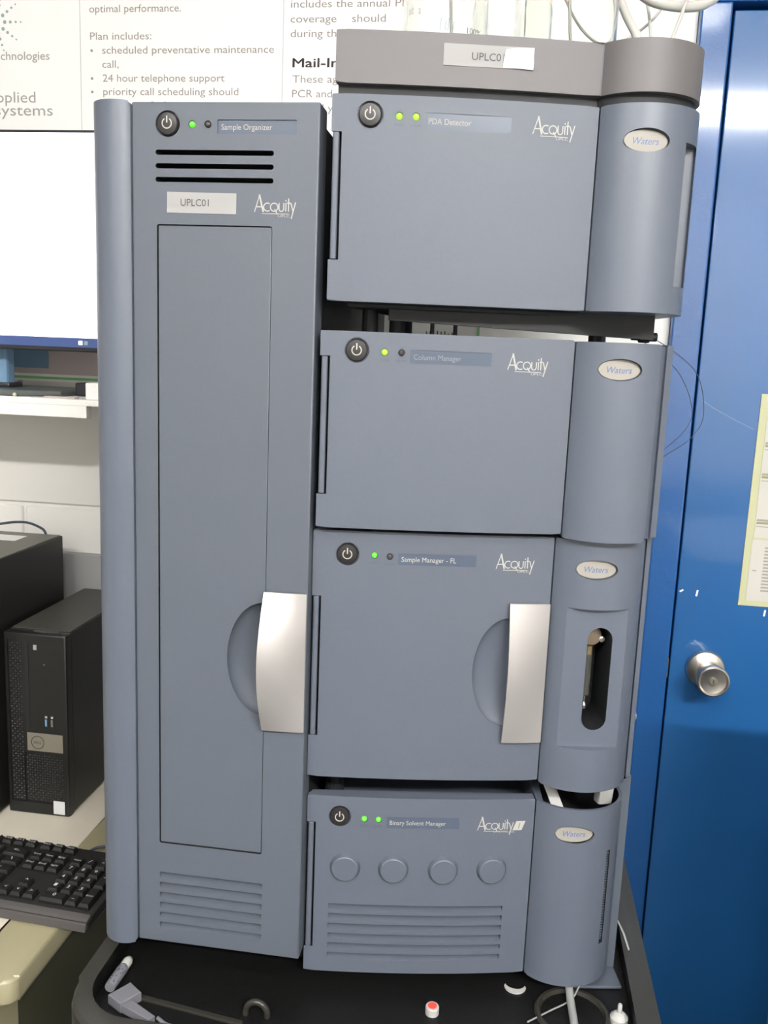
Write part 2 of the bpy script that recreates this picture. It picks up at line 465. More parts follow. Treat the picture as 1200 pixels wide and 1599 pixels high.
def add_front(root, hz, btn_z, disp, title, leds, logo, h0, h1, small=('POWER', 'RUN'), cuts=(), ttl_w=0.05, mark=True, dispbright=False):
    """front panel with hinge, button, lamps, display window, word mark"""
    bm = prism(bmesh.new(), panel_outline(), 0.0, hz, bev=0.0016)
    fp = part('front_panel', bm, 'shell', root)
    cut = []
    cut.append((B(-0.01, 0.0098, -0.02, 0.03, h0, h1), 'dark'))
    bx = 0.0360
    c = bmesh.new(); prism(c, circ(bx, btn_z, 0.0122, n=36), surf(bx) - 0.01, surf(bx) + 0.0035, axis='y'); cut.append((c, 'shell'))
    x0, x1, z0, z1 = disp
    c = bmesh.new(); yy = min(surf(x0), surf(x1)); prism(c, rrect(x0, x1, z0, z1, 0.0008, 2), yy - 0.02, max(surf(x0), surf(x1)) + 0.0002, axis='y'); cut.append((c, 'window'))
    for lx, lz, st in leds:
        c = bmesh.new(); prism(c, circ(lx, lz, 0.0036, n=20), surf(lx) - 0.01, surf(lx) + 0.002, axis='y'); cut.append((c, 'shell'))
    cut += list(cuts)
    carve(fp, cut)
    # hinge rod in its notch
    bm = prism(bmesh.new(), rrect(0.0016, 0.0078, -0.0016, 0.012, 0.0022, 3), h0 + 0.0006, h1 - 0.0006, bev=0.0005, seg=1)
    part('hinge', bm, 'shell', root)
    part('hinge_slot', B(0.0055, 0.0099, 0.0125, 0.0138, h0, h1), 'dark', root)
    # power button
    b = new_obj('power_button', BTN, root, (bx, surf(bx) + 0.0034, btn_z), (0, 0, slope(bx)))
    new_obj('power_symbol', POWER, b, (0, -0.0058, 0))
    for (lx, lz, st), s in zip(leds, small):
        new_obj('indicator_lamp', LEDM[st], root, (lx, surf(lx) + 0.0018, lz), (0, 0, slope(lx)),
                label={'on': 'lit lime green lamp', 'gr': 'lit green lamp', 'off': 'unlit dark lamp'}[st])
        lettering(s, root, (lx - 0.0045, surf(lx) - 0.0004, lz - 0.0088), 0.009, 'darktxt', (0, 0, slope(lx)), height=0.0018)
    # name in the display window
    ydisp = max(surf(x0), surf(x1))
    lettering(title, root, (x0 + 0.0035, ydisp - 0.0004, z0 + (z1 - z0) * 0.30), ttl_w, 'cream' if dispbright else 'dimtxt', (0, 0, 0), height=0.0052)
    lx, lz = logo
    wm = new_obj('word_mark', WORD, root, (lx, surf(lx + .02) - 0.0014, lz), (0, 0, slope(lx + .02)))
    wm.scale = (0.040, 0.040, 0.040)
    return fp

def make_shared():
    global BTN, LEDM, BADGE, BADGEP
    BTN = finish(lathe(bmesh.new(), [(0.0, 0), (0.0108, 0), (0.0108, -0.0035), (0.0098, -0.0050), (0.006, -0.0055), (0.0, -0.0056)], axis='y', n=36), 'power_button', 'btn')
    LEDM = {}
    for k, m in (('on', 'led_on'), ('gr', 'led_gr'), ('off', 'led_off')):
        LEDM[k] = finish(lathe(bmesh.new(), [(0.0, 0), (0.0029, 0), (0.0029, -0.0015), (0.0022, -0.0030), (0.001, -0.0037), (0.0, -0.0038)], axis='y', n=16), 'indicator_lamp', m)
    bm = prism(bmesh.new(), circ(0, 0, 0.0208, 0.0098, n=48), -0.0012, 0.0012, bev=0.0005, seg=1, axis='y')
    BADGE = finish(bm, 'badge', 'badge')

def badge(root, z, cuts):
    bx = 0.2925
    c = bmesh.new(); prism(c, circ(bx, z, 0.0216, 0.0106, n=48), -0.05, -0.0168, axis='y'); cuts.append((c, 'cover'))
    b = new_obj('badge', BADGE, root, (bx, -0.0178, z), label='oval cream badge')
    lettering('Waters', b, (-0.0125, -0.00135, -0.0032), 0.025, 'badge_tx', height=0.0062, shear=0.25, bold=0.004)

def feet(root, spots, z0, z1, r=0.011):
    for x, y in spots:
        part('foot', lathe(bmesh.new(), [(0, z0), (r * .9, z0), (r, z0 + .002), (r, z1), (0, z1)], n=16), 'dark', root, (x, y, 0))

def build_stack():
    make_shared()
    G = 'grey-blue analyser units in the stack'
    # ---------------- pump unit, lowest
    t = thing('pump_unit', 'grey-blue unit with four round bosses and louvres, lowest in the stack', 'analyser unit', s2w(-0.003, 0.0121, 0.0), TH, G)
    H = 0.2135
    cuts = []
    for i in range(6):
        z = 0.0203 + i * 0.0121
        c = bmesh.new(); prism(c, [(-0.02, z - 0.0085), (0.008, z - 0.0002), (0.008, z + 0.0036), (-0.02, z + 0.0036)], 0.0265, 0.2225, axis='x'); cuts.append((c, 'shell'))
    fp = add_front(t, H, 0.1902, (0.0875, 0.1677, 0.1782, 0.1914), 'Binary Solvent Manager', [(0.0629, 0.188, 'gr'), (0.0784, 0.1876, 'gr')],
              (0.1885, 0.1772), 0.0305, 0.1822, ('POWER', 'FLOW'), cuts, ttl_w=0.062, dispbright=True)
    lettering('UPLC I-CLASS', t, (0.2065, surf(.22) - 0.0016, 0.1745), 0.0235, 'cream', (0, 0, slope(.22)), height=0.0020)
    bm = bmesh.new(); bm.faces.new([bm.verts.new(p) for p in ((0, 0, 0), (0.0105, 0, 0), (0.0145, 0, 0.011), (0.004, 0, 0.011))])
    em = part('class_mark', bm, 'cream', t, (0.2275, surf(.235) - 0.0015, 0.1772), (0, 0, slope(.235)), label='cream slanted block')
    lettering('I', em, (0.0064, -0.0004, 0.0022), 0.0022, 'chassis', height=0.0068, shear=0.3)
    for kx, kz in ((0.0435, 0.1297), (0.0972, 0.1293), (0.1525, 0.1290), (0.2071, 0.1294)):
        part('round_boss', lathe(bmesh.new(), [(0, 0.002), (0.0172, 0.002), (0.0170, 0.0), (0.0146, -0.0048), (0.0135, -0.0054), (0, -0.0054)], axis='y', n=40), 'shell', t,
             (kx, surf(kx), kz), (0, 0, slope(kx)))
    cover = part('side_cover', prism(bmesh.new(), arc_outline(), 0.0, H, bev=0.0018), 'cover', t)
    cuts = []
    badge(t, 0.1835, cuts)
    inner = [arc_p(math.radians(-140 + 140 * i / 20), 0.0035) for i in range(21)] + [(CX + CR - .0035, 0.085), (0.272, 0.085), (0.262, 0.03)]
    c = bmesh.new(); prism(c, inner, H - 0.06, H + 0.01); cuts.append((c, 'dark'))
    c = bmesh.new(); box(c, 0.3318, 0.3366, -0.03, 0.000, 0.047, 0.161); cuts.append((c, 'dark'))
    carve(cover, cuts)
    bm = bmesh.new()
    for i in range(36):
        z = 0.0486 + i * 0.00312; box(bm, 0.3320, 0.3364, -0.0080, 0.000, z, z + 0.0012)
    g = part('vent_teeth', bm, 'chassis', t, smooth=0); g['kind'] = 'stuff'
    # tubing inside the open top of the cover
    tb = part('ribbon_cable', prism(bmesh.new(), [(-0.006, 0), (0.006, 0), (0.006, 0.0015), (-0.006, 0.0015)], 0, 0.055), 'white', t, (0.288, 0.005, H - 0.034), (math.radians(-30), math.radians(-22), 0), label='white flat cable')
    part('tube_clip', B(-0.009, 0.009, -0.006, 0.006, 0, 0.022, bev=0.002), 'white', t, (0.3335, 0.022, H - 0.014), (0, 0.1, 0.3), label='white plastic clip')
    part('chassis', prism(bmesh.new(), chassis_outline(), 0.002, H - 0.028, bev=0.001), 'chassis', t)
    part('side_plate', B(0.3550, 0.3690, 0.034, 0.13, -0.020, 0.2270, bev=0.001), 'chassis', t)
    part('tray_lip', B(0.3095, 0.3685, 0.0, 0.034, -0.021, -0.0175, bev=0.001), 'chassis', t)
    feet(t, [(0.03, 0.05), (0.29, 0.07), (0.10, 0.45), (0.40, 0.45)], -0.0215, 0.003)
    # ---------------- sample unit with handle and syringe window
    t = thing('autosampler_unit', 'grey-blue unit with silver handle and dark slot window, in the stack', 'analyser unit', s2w(-0.0041, 0.0077, 0.2383), TH, G)
    H = 0.2722
    c = bmesh.new(); bmesh.ops.create_uvsphere(c, u_segments=40, v_segments=24, radius=1.0)
    bmesh.ops.scale(c, vec=(0.037, 0.010, 0.060), verts=c.verts); bmesh.ops.translate(c, vec=(0.2090, surf(.205), 0.1235), verts=c.verts)
    fp = add_front(t, H, 0.2478, (0.0884, 0.1702, 0.2380, 0.2505), 'Sample Manager - FL', [(0.0638, 0.2474, 'gr'), (0.0799, 0.2466, 'off')],
              (0.1912, 0.2372), 0.0472, 0.2020, ('POWER', 'RUN'), [(c, 'shell')], ttl_w=0.057, dispbright=True)
    lettering('UPLC', t, (0.2140, surf(.22) - 0.0012, 0.2335), 0.0125, 'cream', (0, 0, slope(.22)), height=0.0021)
    handle(t, 0.2077, 0.2510, 0.0462, 0.2008, surf(.23), 0.012)
    out = arc_outline(0.3500, [(0.3505, 0.0185), (0.3532, 0.0185), (0.3538, 0.012), (0.3590, 0.014), (0.3608, 0.022)])
    cover = part('side_cover', prism(bmesh.new(), out, -0.0015, H, bev=0.0016), 'cover', t)
    cuts = []
    badge(t, 0.2432, cuts)
    c = B(0.2635, 0.3340, -0.05, -0.0145, 0.0470, 0.2010); cuts.append((c, 'cover'))
    st = circ(0.3040, 0.1662, 0.0132, n=14, a0=0, a1=PI, end=True) + circ(0.3040, 0.0790, 0.0132, n=14, a0=PI, a1=2 * PI, end=True)
    c = bmesh.new(); prism(c, st, -0.03, 0.045, axis='y'); cuts.append((c, 'dark'))
    carve(cover, cuts)
    # what shows in the slot: valve disc, brass nut, glass syringe
    part('valve', lathe(bmesh.new(), [(0, 0.02), (0.0105, 0.02), (0.0112, 0.001), (0.0100, -0.001), (0.004, -0.002), (0, -0.002)], axis='y', n=28), 'tan', t, (0.3000, 0.004, 0.1650), label='tan round valve head')
    part('screw', lathe(bmesh.new(), [(0, 0.003), (0.0032, 0.003), (0.0032, -0.0015), (0.002, -0.002), (0, -0.002)], axis='y', n=16), 'steel', t, (0.3112, 0.004, 0.1615))
    part('nut', lathe(bmesh.new(), [(0, 0), (0.0046, 0), (0.0046, 0.009), (0, 0.009)], n=6), 'brass', t, (0.2985, 0.006, 0.1445), label='brass nut')
    part('syringe', lathe(bmesh.new(), [(0, 0), (0.0048, 0), (0.0048, 0.046), (0, 0.046)], n=18), 'barrel', t, (0.2980, 0.006, 0.0985), label='glass syringe barrel')
    part('plunger', lathe(bmesh.new(), [(0, 0), (0.0022, 0.001), (0.0026, 0.005), (0.0010, 0.008), (0.0010, 0.018), (0, 0.018)], n=14), 'steel', t, (0.2980, 0.006, 0.0815), label='steel plunger')
    part('chassis', prism(bmesh.new(), chassis_outline(), 0.002, H - 0.004, bev=0.001), 'chassis', t)
    part('side_tab', lathe(bmesh.new(), [(0, 0), (0.006, 0), (0.006, 0.004), (0, 0.004)], axis='x', n=16), 'cover', t, (0.3590, 0.026, 0.066))
    feet(t, [(0.03, 0.06), (0.27, 0.16), (0.12, 0.42), (0.36, 0.42)], 0.2135 - 0.028 - 0.2383 + 0.0003, 0.003)
    # ---------------- column unit
    t = thing('column_unit', 'plain grey-blue unit just below the open gap in the stack', 'analyser unit', s2w(-0.0017, -0.0059, 0.5159), TH, G)
    H = 0.1960
    fp = add_front(t, H, 0.1778, (0.0884, 0.1691, 0.1670, 0.1802), 'Column Manager', [(0.0633, 0.177, 'on'), (0.0797, 0.177, 'off')],
              (0.1853, 0.1647), 0.0342, 0.1716, ('POWER', 'RUN'), ttl_w=0.047)
    lettering('UPLC', t, (0.2090, surf(.215) - 0.0012, 0.1605), 0.0115, 'cream', (0, 0, slope(.215)), height=0.0021)
    out = arc_outline(0.3345, [(0.3352, 0.0035), (0.3462, 0.0095), (0.3468, 0.0055), (0.3545, 0.0105), (0.3575, 0.020)])
    cover = part('side_cover', prism(bmesh.new(), out, -0.003, H - 0.001, bev=0.0016), 'cover', t)
    cuts = []; badge(t, 0.1690, cuts); carve(cover, cuts)
    part('chassis', prism(bmesh.new(), chassis_outline(0.30), 0.002, H - 0.004, bev=0.001), 'chassis', t)
    part('tube_fitting', lathe(bmesh.new(), [(0, -0.014), (0.004, -0.014), (0.004, -0.006), (0.0062, -0.006), (0.0062, 0.004), (0.0045, 0.004), (0.0045, 0.012), (0, 0.012)], axis='x', n=16), 'dark', t, (0.334, 0.040, H + 0.0075), label='black tubing fitting')
    capil = [(0.330, 0.045, H + 0.008), (0.352, 0.060, H + 0.006), (0.408, 0.085, H - 0.026), (0.426, 0.095, H - 0.072), (0.414, 0.095, H - 0.100), (0.378, 0.075, H - 0.120), (0.361, 0.055, H - 0.132), (0.354, 0.03, H - 0.140)]
    part('capillary_tube', tube(bmesh.new(), capil, 0.00045, n=5), 'wire', t, label='hair-thin black tubing loop')
    cap2 = [(0.335, 0.052, H + 0.004), (0.386, 0.080, H - 0.026), (0.411, 0.092, H - 0.066), (0.406, 0.092, H - 0.090), (0.376, 0.075, H - 0.114), (0.358, 0.05, H - 0.124)]
    part('capillary_tube', tube(bmesh.new(), cap2, 0.0004, n=5), 'wire', t, label='hair-thin black tubing loop')
    feet(t, [(0.05, 0.12), (0.26, 0.14), (0.08, 0.26), (0.34, 0.27)], 0.5105 - 0.5159 - 0.0037, 0.003)
    # ---------------- detector unit
    t = thing('detector_unit', 'grey-blue unit with two lit lime lamps, directly under the bottle tray', 'analyser unit', s2w(0.0034, -0.0112, 0.74), TH, G)
    H = 0.1882
    fp = add_front(t, H, 0.1702, (0.0870, 0.1682, 0.1598, 0.1740), 'PDA Detector', [(0.0631, 0.1699, 'on'), (0.0787, 0.17, 'on')],
              (0.1890, 0.1602), 0.0383, 0.1546, ('POWER', 'LAMP'), ttl_w=0.040, dispbright=True)
    lettering('UPLC', t, (0.2115, surf(.218) - 0.0012, 0.1560), 0.0115, 'cream', (0, 0, slope(.218)), height=0.0021)
    cover = part('side_cover', prism(bmesh.new(), arc_outline(), 0.0, H, bev=0.0018), 'cover', t)
    cuts = []; badge(t, 0.1556, cuts)
    c = B(0.3325, 0.3495, -0.03, 0.011, 0.0262, 0.1572); cuts.append((c, 'cover'))
    carve(cover, cuts)
    part('chassis', prism(bmesh.new(), chassis_outline(0.30), 0.002, H - 0.004, bev=0.001), 'chassis', t)
    # drip tray, feet and rods under it, seen in the gap
    bm = prism(bmesh.new(), [(0.02, 0.02), (0.31, 0.030), (0.310, 0.22), (0.08, 0.22)], -0.0045, 0.001, bev=0.002)
    part('drip_tray', bm, 'dark', t)
    part('drip_rail', prism(bmesh.new(), [(0, -0.0075), (0.27, -0.0165), (0.27, 0.0075), (0, 0.0075)], -0.006, 0.006, axis='y'), 'dark', t, (0.062, 0.034, -0.0075))
    zb = 0.7119 - 0.74 - 0.0037
    feet(t, [(0.044, 0.06), (0.073, 0.075)], zb, 0.0, r=0.0085)
    feet(t, [(0.108, 0.05), (0.133, 0.06)], zb, -0.002, r=0.0022)
    feet(t, [(0.2815, 0.06)], zb, -0.002, r=0.0065)
    feet(t, [(0.09, 0.26), (0.34, 0.27)], zb, 0.0, r=0.011)
    build_tray()

def handle(root, x0, x1, z0, z1, y, bulge):
    """satin metal grip: flush along its right side, bowed out along its left"""
    bm = bmesh.new(); nx, nz = 6, 18; grid = {}
    for side in (0, 1):
        for j in range(nz + 1):
            t = j / nz; b = math.sin(PI * t)
            for i in range(nx + 1):
                s = i / nx                      # 0 at the right side
                yy = y - 0.0042 - (0.003 + bulge * b) * (1 - (1 - s) ** 1.6)
                if side: yy += 0.003
                grid[side, j, i] = bm.verts.new((x1 + (x0 - x1) * s, yy, z0 + (z1 - z0) * t))
    for side in (0, 1):
        for j in range(nz):
            for i in range(nx):
                bm.faces.new([grid[side, j, i], grid[side, j, i + 1], grid[side, j + 1, i + 1], grid[side, j + 1, i]])
    for j in range(nz):
        for i in (0, nx):
            bm.faces.new([grid[0, j, i], grid[0, j + 1, i], grid[1, j + 1, i], grid[1, j, i]])
    for i in range(nx):
        for j in (0, nz):
            bm.faces.new([grid[0, j, i], grid[0, j, i + 1], grid[1, j, i + 1], grid[1, j, i]])
    # web that joins the grip to the panel along its right side
    box(bm, x1 - 0.006, x1 - 0.0005, y - 0.003, y + 0.004, z0 + 0.002, z1 - 0.002)
    return part('handle', bm, 'handle', root, label='satin silver handle', smooth=40)

def build_tray():
    t = thing('bottle_tray', 'grey-blue open tray with a white label on its front, topmost of the stack', 'tray', s2w(0.0054, -0.0026, 0.9399), TH)
    H = 0.0468; D = 0.33
    x0 = W
    front = [(W * i / 22, surf(W * i / 22)) for i in range(23)]
    a0 = arc_a(W + .0004)
    arc = [arc_p(a0 * (1 - i / 30)) for i in range(31)]
    out = front + arc + [(0.352 + SH * (D - .03), D + .05), (SH * D, D)]
    body = part('tray_body', prism(bmesh.new(), out, 0.0, H, bev=0.002), 'tray', t)
    inn = [(0.006 + 0.24 * i / 10, surf(W * i / 10) + 0.006) for i in range(11)] + [arc_p(a0 * (1 - i / 20), 0.005) for i in range(2, 21)] + \
          [(0.346 + SH * (D - .03), D + .04), (0.008 + SH * D, D - .006)]
    c = bmesh.new(); prism(c, inn, 0.004, H + 0.02)
    carve(body, [(c, 'tray')])
    part('crease', B(-0.0005, 0.0005, -0.0006, 0.002, 0.002, H - 0.002), 'chassis', t, (W + 0.0002, 0.0, 0))
    part('base_gasket', prism(bmesh.new(), [(p[0] * 0.985 + 0.003, p[1] * 0.97 + 0.007) for p in out], -0.0116, 0.0), 'dark', t)
    # labels
    lx = 0.1002
    lb = part('label_sticker', B(0, 0.0850, -0.0004, 0.0002, 0, 0.0192), 'paper', t, (lx, surf(.14) - 0.0005, 0.0185), (0, 0, slope(.142)))
    lettering('UPLC01', lb, (0.0265, -0.0008, 0.0058), 0.0305, 'greytx', height=0.0066)
    bm = prism(bmesh.new(), [(0.0, 0.0), (0.012, 0.0005), (0.0285, -0.0003), (0.0290, 0.006), (0.0283, 0.012), (0.0288, 0.0190), (0.014, 0.0185), (0.002, 0.0163), (0.0005, 0.008)], -0.0004, 0.0001, axis='y')
    part('patch', bm, 'patch', lb, (0.0560, -0.0009, 0.0), label='blank white patch')
    # solvent bottles standing in the tray
    def bottle(x, y, r, label, hh=0.15):
        o = thing('glass_bottle', label, 'bottle', s2w(0.0054 + x, -0.0026 + y, 0.9399 + 0.0042), TH, 'clear glass solvent bottles in the tray')
        prof = [(0.0, 0.0015), (r * .85, 0.0), (r, 0.008), (r, hh), (r * .93, hh + .02), (r * .70, hh + .042), (r * .42, hh + .055), (r * .36, hh + .062), (r * .36, hh + .085),
                (r * .36 - .003, hh + .085), (r * .36 - .003, hh + .060), (r * .42 - .003, hh + .052), (r * .68, hh + .038), (r * .90, hh + .017), (r - .003, hh - .002), (r - .003, 0.010), (r * .84, 0.004), (0.0, 0.005)]
        bm = lathe(bmesh.new(), prof, n=48)
        part('bottle_body', bm, 'glass', o)
        part('bottle_cap', lathe(bmesh.new(), [(0, hh + .070), (r * .36 + .0005, hh + .070), (r * .44, hh + .072), (r * .44, hh + .105), (r * .38, hh + .109), (0, hh + .109)], n=32), 'beige', o)
        part('filter_line', tube(bmesh.new(), [(0.1 * r, 0.2 * r, hh + .104), (0.1 * r, 0.2 * r, hh * .8), (0.3 * r, 0.1 * r, 0.03), (0.35 * r, 0, 0.012)], 0.0016, n=6, k=4), 'tube', o)
        part('filter', lathe(bmesh.new(), [(0, 0), (0.006, 0), (0.006, 0.02), (0, 0.022)], n=12), 'steel', o, (0.35 * r, 0, 0.0065))
        return o
    b = bottle(0.112, 0.12, 0.0455, 'clear glass bottle marked 100%, left one at the tray front')
    lettering('100%', b, (0.018, -0.0440, 0.070), 0.017, 'greytx', (0, 0, 0.5), height=0.006)
    bm = bmesh.new()
    for i, x in enumerate((0, .005, .008, .013)): ribbon(bm, [(x, 0), (x + .001, .012 - .003 * (i % 2))], 0.0009)
    part('ink_mark', bm, 'teal', b, (-0.0100, -0.0462, 0.071))
    bottle(0.238, 0.115, 0.0540, 'wide clear glass bottle, right one at the tray front')
    bottle(0.205, 0.250, 0.0450, 'clear glass bottle standing behind the two front bottles')
    # tubing over the right-hand end
    def tb(pts, r, label, m='tube', nm='solvent_tube'):
        P = [Vector(s2w(*p)) for p in pts]; c = P[-1]
        o = part(nm, tube(bmesh.new(), [p - c for p in P], r, n=8), m, None, c); tag(o, label, 'tube', 'white tubing over the tray'); return o
    tb([(0.2434, 0.1004, 1.2042), (0.2470, 0.1010, 1.235), (0.272, 0.118, 1.225), (0.284, 0.135, 1.16), (0.305, 0.13, 1.075), (0.322, 0.10, 1.02), (0.334, 0.085, 0.96), (0.340, 0.085, 0.9465)], 0.0045, 'thick white tube dropping into the right end of the tray')
    tb([(0.52, 0.549, 1.33), (0.46, 0.35, 1.28), (0.40, 0.17, 1.13), (0.378, 0.14, 1.075), (0.355, 0.115, 1.02), (0.338, 0.10, 0.97), (0.326, 0.10, 0.9455)], 0.0018, 'thin white tube leaning in from the door side')
    tb([(0.2184, 0.2474, 1.2042), (0.235, 0.255, 1.26), (0.335, 0.20, 1.13), (0.352, 0.17, 1.06), (0.345, 0.15, 1.0), (0.34, 0.14, 0.9455)], 0.0016, 'thin white tube standing upright beside the thick one')
    tb([(0.2044, 0.2414, 1.2064), (0.215, 0.235, 1.232), (0.262, 0.21, 1.10), (0.300, 0.19, 1.050), (0.340, 0.19, 1.062), (0.375, 0.2, 1.10), (0.42, 0.30, 1.19), (0.514, 0.551, 1.30)], 0.0016, 'thin white tube sagging across the tray end')
    tb([(0.2434, 0.1270, 1.2042), (0.2450, 0.1320, 1.240), (0.280, 0.165, 1.23), (0.300, 0.165, 1.15), (0.33, 0.15, 1.092), (0.375, 0.16, 1.083), (0.42, 0.18, 1.098), (0.47, 0.26, 1.16), (0.505, 0.40, 1.23), (0.530, 0.547, 1.27)], 0.006, 'thick white tube sagging across the door frame')
    o = part('tube_cap', lathe(bmesh.new(), [(0, 0), (0.009, 0), (0.010, 0.004), (0.010, 0.084), (0.0085, 0.088), (0.004, 0.090), (0, 0.090)], n=20), 'beige', None, s2w(0.3405, 0.1175, 0.9399 + .0042))
    tag(o, 'beige round cap poking up at the right end of the tray', 'cap')

# ------------------------------------------------------------------ tall cabinet at the left
def build_cabinet():
    t = thing('sample_cabinet', 'tall grey-blue narrow cabinet with long door and silver handle, left of the stack', 'cabinet', (-0.1928, -0.0074, 0.8858))
    H = 0.8953; Wd = 0.1865; th = 0.014
    fp = part('front_panel', B(0, Wd, 0, 0.032, 0, H, bev=0.0018), 'cab', t)
    sc_ = bmesh.new(); bmesh.ops.create_uvsphere(sc_, u_segments=40, v_segments=24, radius=1.0)
    bmesh.ops.scale(sc_, vec=(0.040, 0.020, 0.0620), verts=sc_.verts); bmesh.ops.translate(sc_, vec=(0.1405, 0.0, 0.3440), verts=sc_.verts)
    sc2 = sc_.copy()
    cuts = []
    c = bmesh.new(); prism(c, rrect(0.0254, 0.1420, 0.1218, 0.7822, 0.0022, 3), -0.01, 0.020, axis='y'); cuts.append((c, 'dark'))
    cuts.append((sc_, 'cab'))
    for z in (0.8491, 0.8366, 0.8240):
        c = bmesh.new(); prism(c, rrect(0.0242, 0.1423, z - 0.0024, z + 0.0024, 0.0022, 4), -0.01, 0.024, axis='y'); cuts.append((c, 'dark'))
    for i in range(6):
        z = 0.0212 + i * 0.0123
        c = bmesh.new(); prism(c, [(-0.02, z - 0.0095), (0.009, z - 0.0002), (0.009, z + 0.0036), (-0.02, z + 0.0036)], 0.0256, 0.1430, axis='x'); cuts.append((c, 'cab'))
    c = bmesh.new(); prism(c, circ(0.0366, 0.8752, 0.0122, n=36), -0.01, 0.0035, axis='y'); cuts.append((c, 'cab'))
    c = bmesh.new(); prism(c, rrect(0.0864, 0.1643, 0.8662, 0.8792, 0.0008, 2), -0.01, 0.0013, axis='y'); cuts.append((c, 'window'))
    for lx in (0.0610, 0.0769):
        c = bmesh.new(); prism(c, circ(lx, 0.8748, 0.0036, n=20), -0.01, 0.002, axis='y'); cuts.append((c, 'cab'))
    carve(fp, cuts)
    dr = part('door', B(0.0263, 0.1413, 0.0008, 0.019, 0.1226, 0.7812, bev=0.0010), 'cab', t)
    carve(dr, [(sc2, 'cab')])
    handle(t, 0.1415, 0.1860, 0.2690, 0.4196, 0.0, 0.024)
    # rounded column down the left side
    cx, cy, r = -0.0172, 0.0175, 0.0268
    a0 = math.atan2(-0.0205, 0.0172); a1 = -PI
    pts = [(cx + r * math.cos(a0 + (a1 - a0) * i / 26), cy + r * math.sin(a0 + (a1 - a0) * i / 26)) for i in range(27)]
    pts = pts[::-1] + [(-0.0001, 0.07), (cx - r, 0.07)]
    part('side_column', prism(bmesh.new(), pts, -0.0015, H, bev=0.005, seg=3), 'cover', t)
    part('chassis', B(-0.040, 0.183, 0.033, 0.50, -0.022, H - 0.012, bev=0.002), 'dark', t)
    b = new_obj('power_button', BTN, t, (0.0366, 0.0034, 0.8752)); new_obj('power_symbol', POWER, b, (0, -0.0058, 0))
    for lx, st in ((0.0610, 'gr'), (0.0769, 'off')):
        new_obj('indicator_lamp', LEDM[st], t, (lx, 0.0018, 0.8748), label='lit green lamp' if st == 'gr' else 'unlit dark lamp')
    lettering('Sample Organizer', t, (0.0900, 0.0008, 0.8702), 0.050, 'cream', height=0.0052)
    wm = new_obj('word_mark', WORD, t, (0.1242, -0.0006, 0.7952)); wm.scale = (0.0405,) * 3
    lettering('UPLC', t, (0.1475, -0.0006, 0.7908), 0.0115, 'cream', height=0.0021)
    lb = part('label_sticker', B(0, 0.0700, -0.0004, 0.0001, 0, 0.0195), 'paper', t, (0.0359, -0.0003, 0.7930), (0, 0.008, 0))
    lettering('UPLC01', lb, (0.0140, -0.0008, 0.0068), 0.0285, 'greytx', height=0.0066)
    for x, y in ((0.012, 0.075), (0.16, 0.075), (0.012, 0.44), (0.16, 0.44)):
        part('foot', lathe(bmesh.new(), [(0, -0.0474), (0.012, -0.0474), (0.013, -0.045), (0.013, -0.025), (0, -0.025)], n=16), 'dark', t, (x, y, 0))

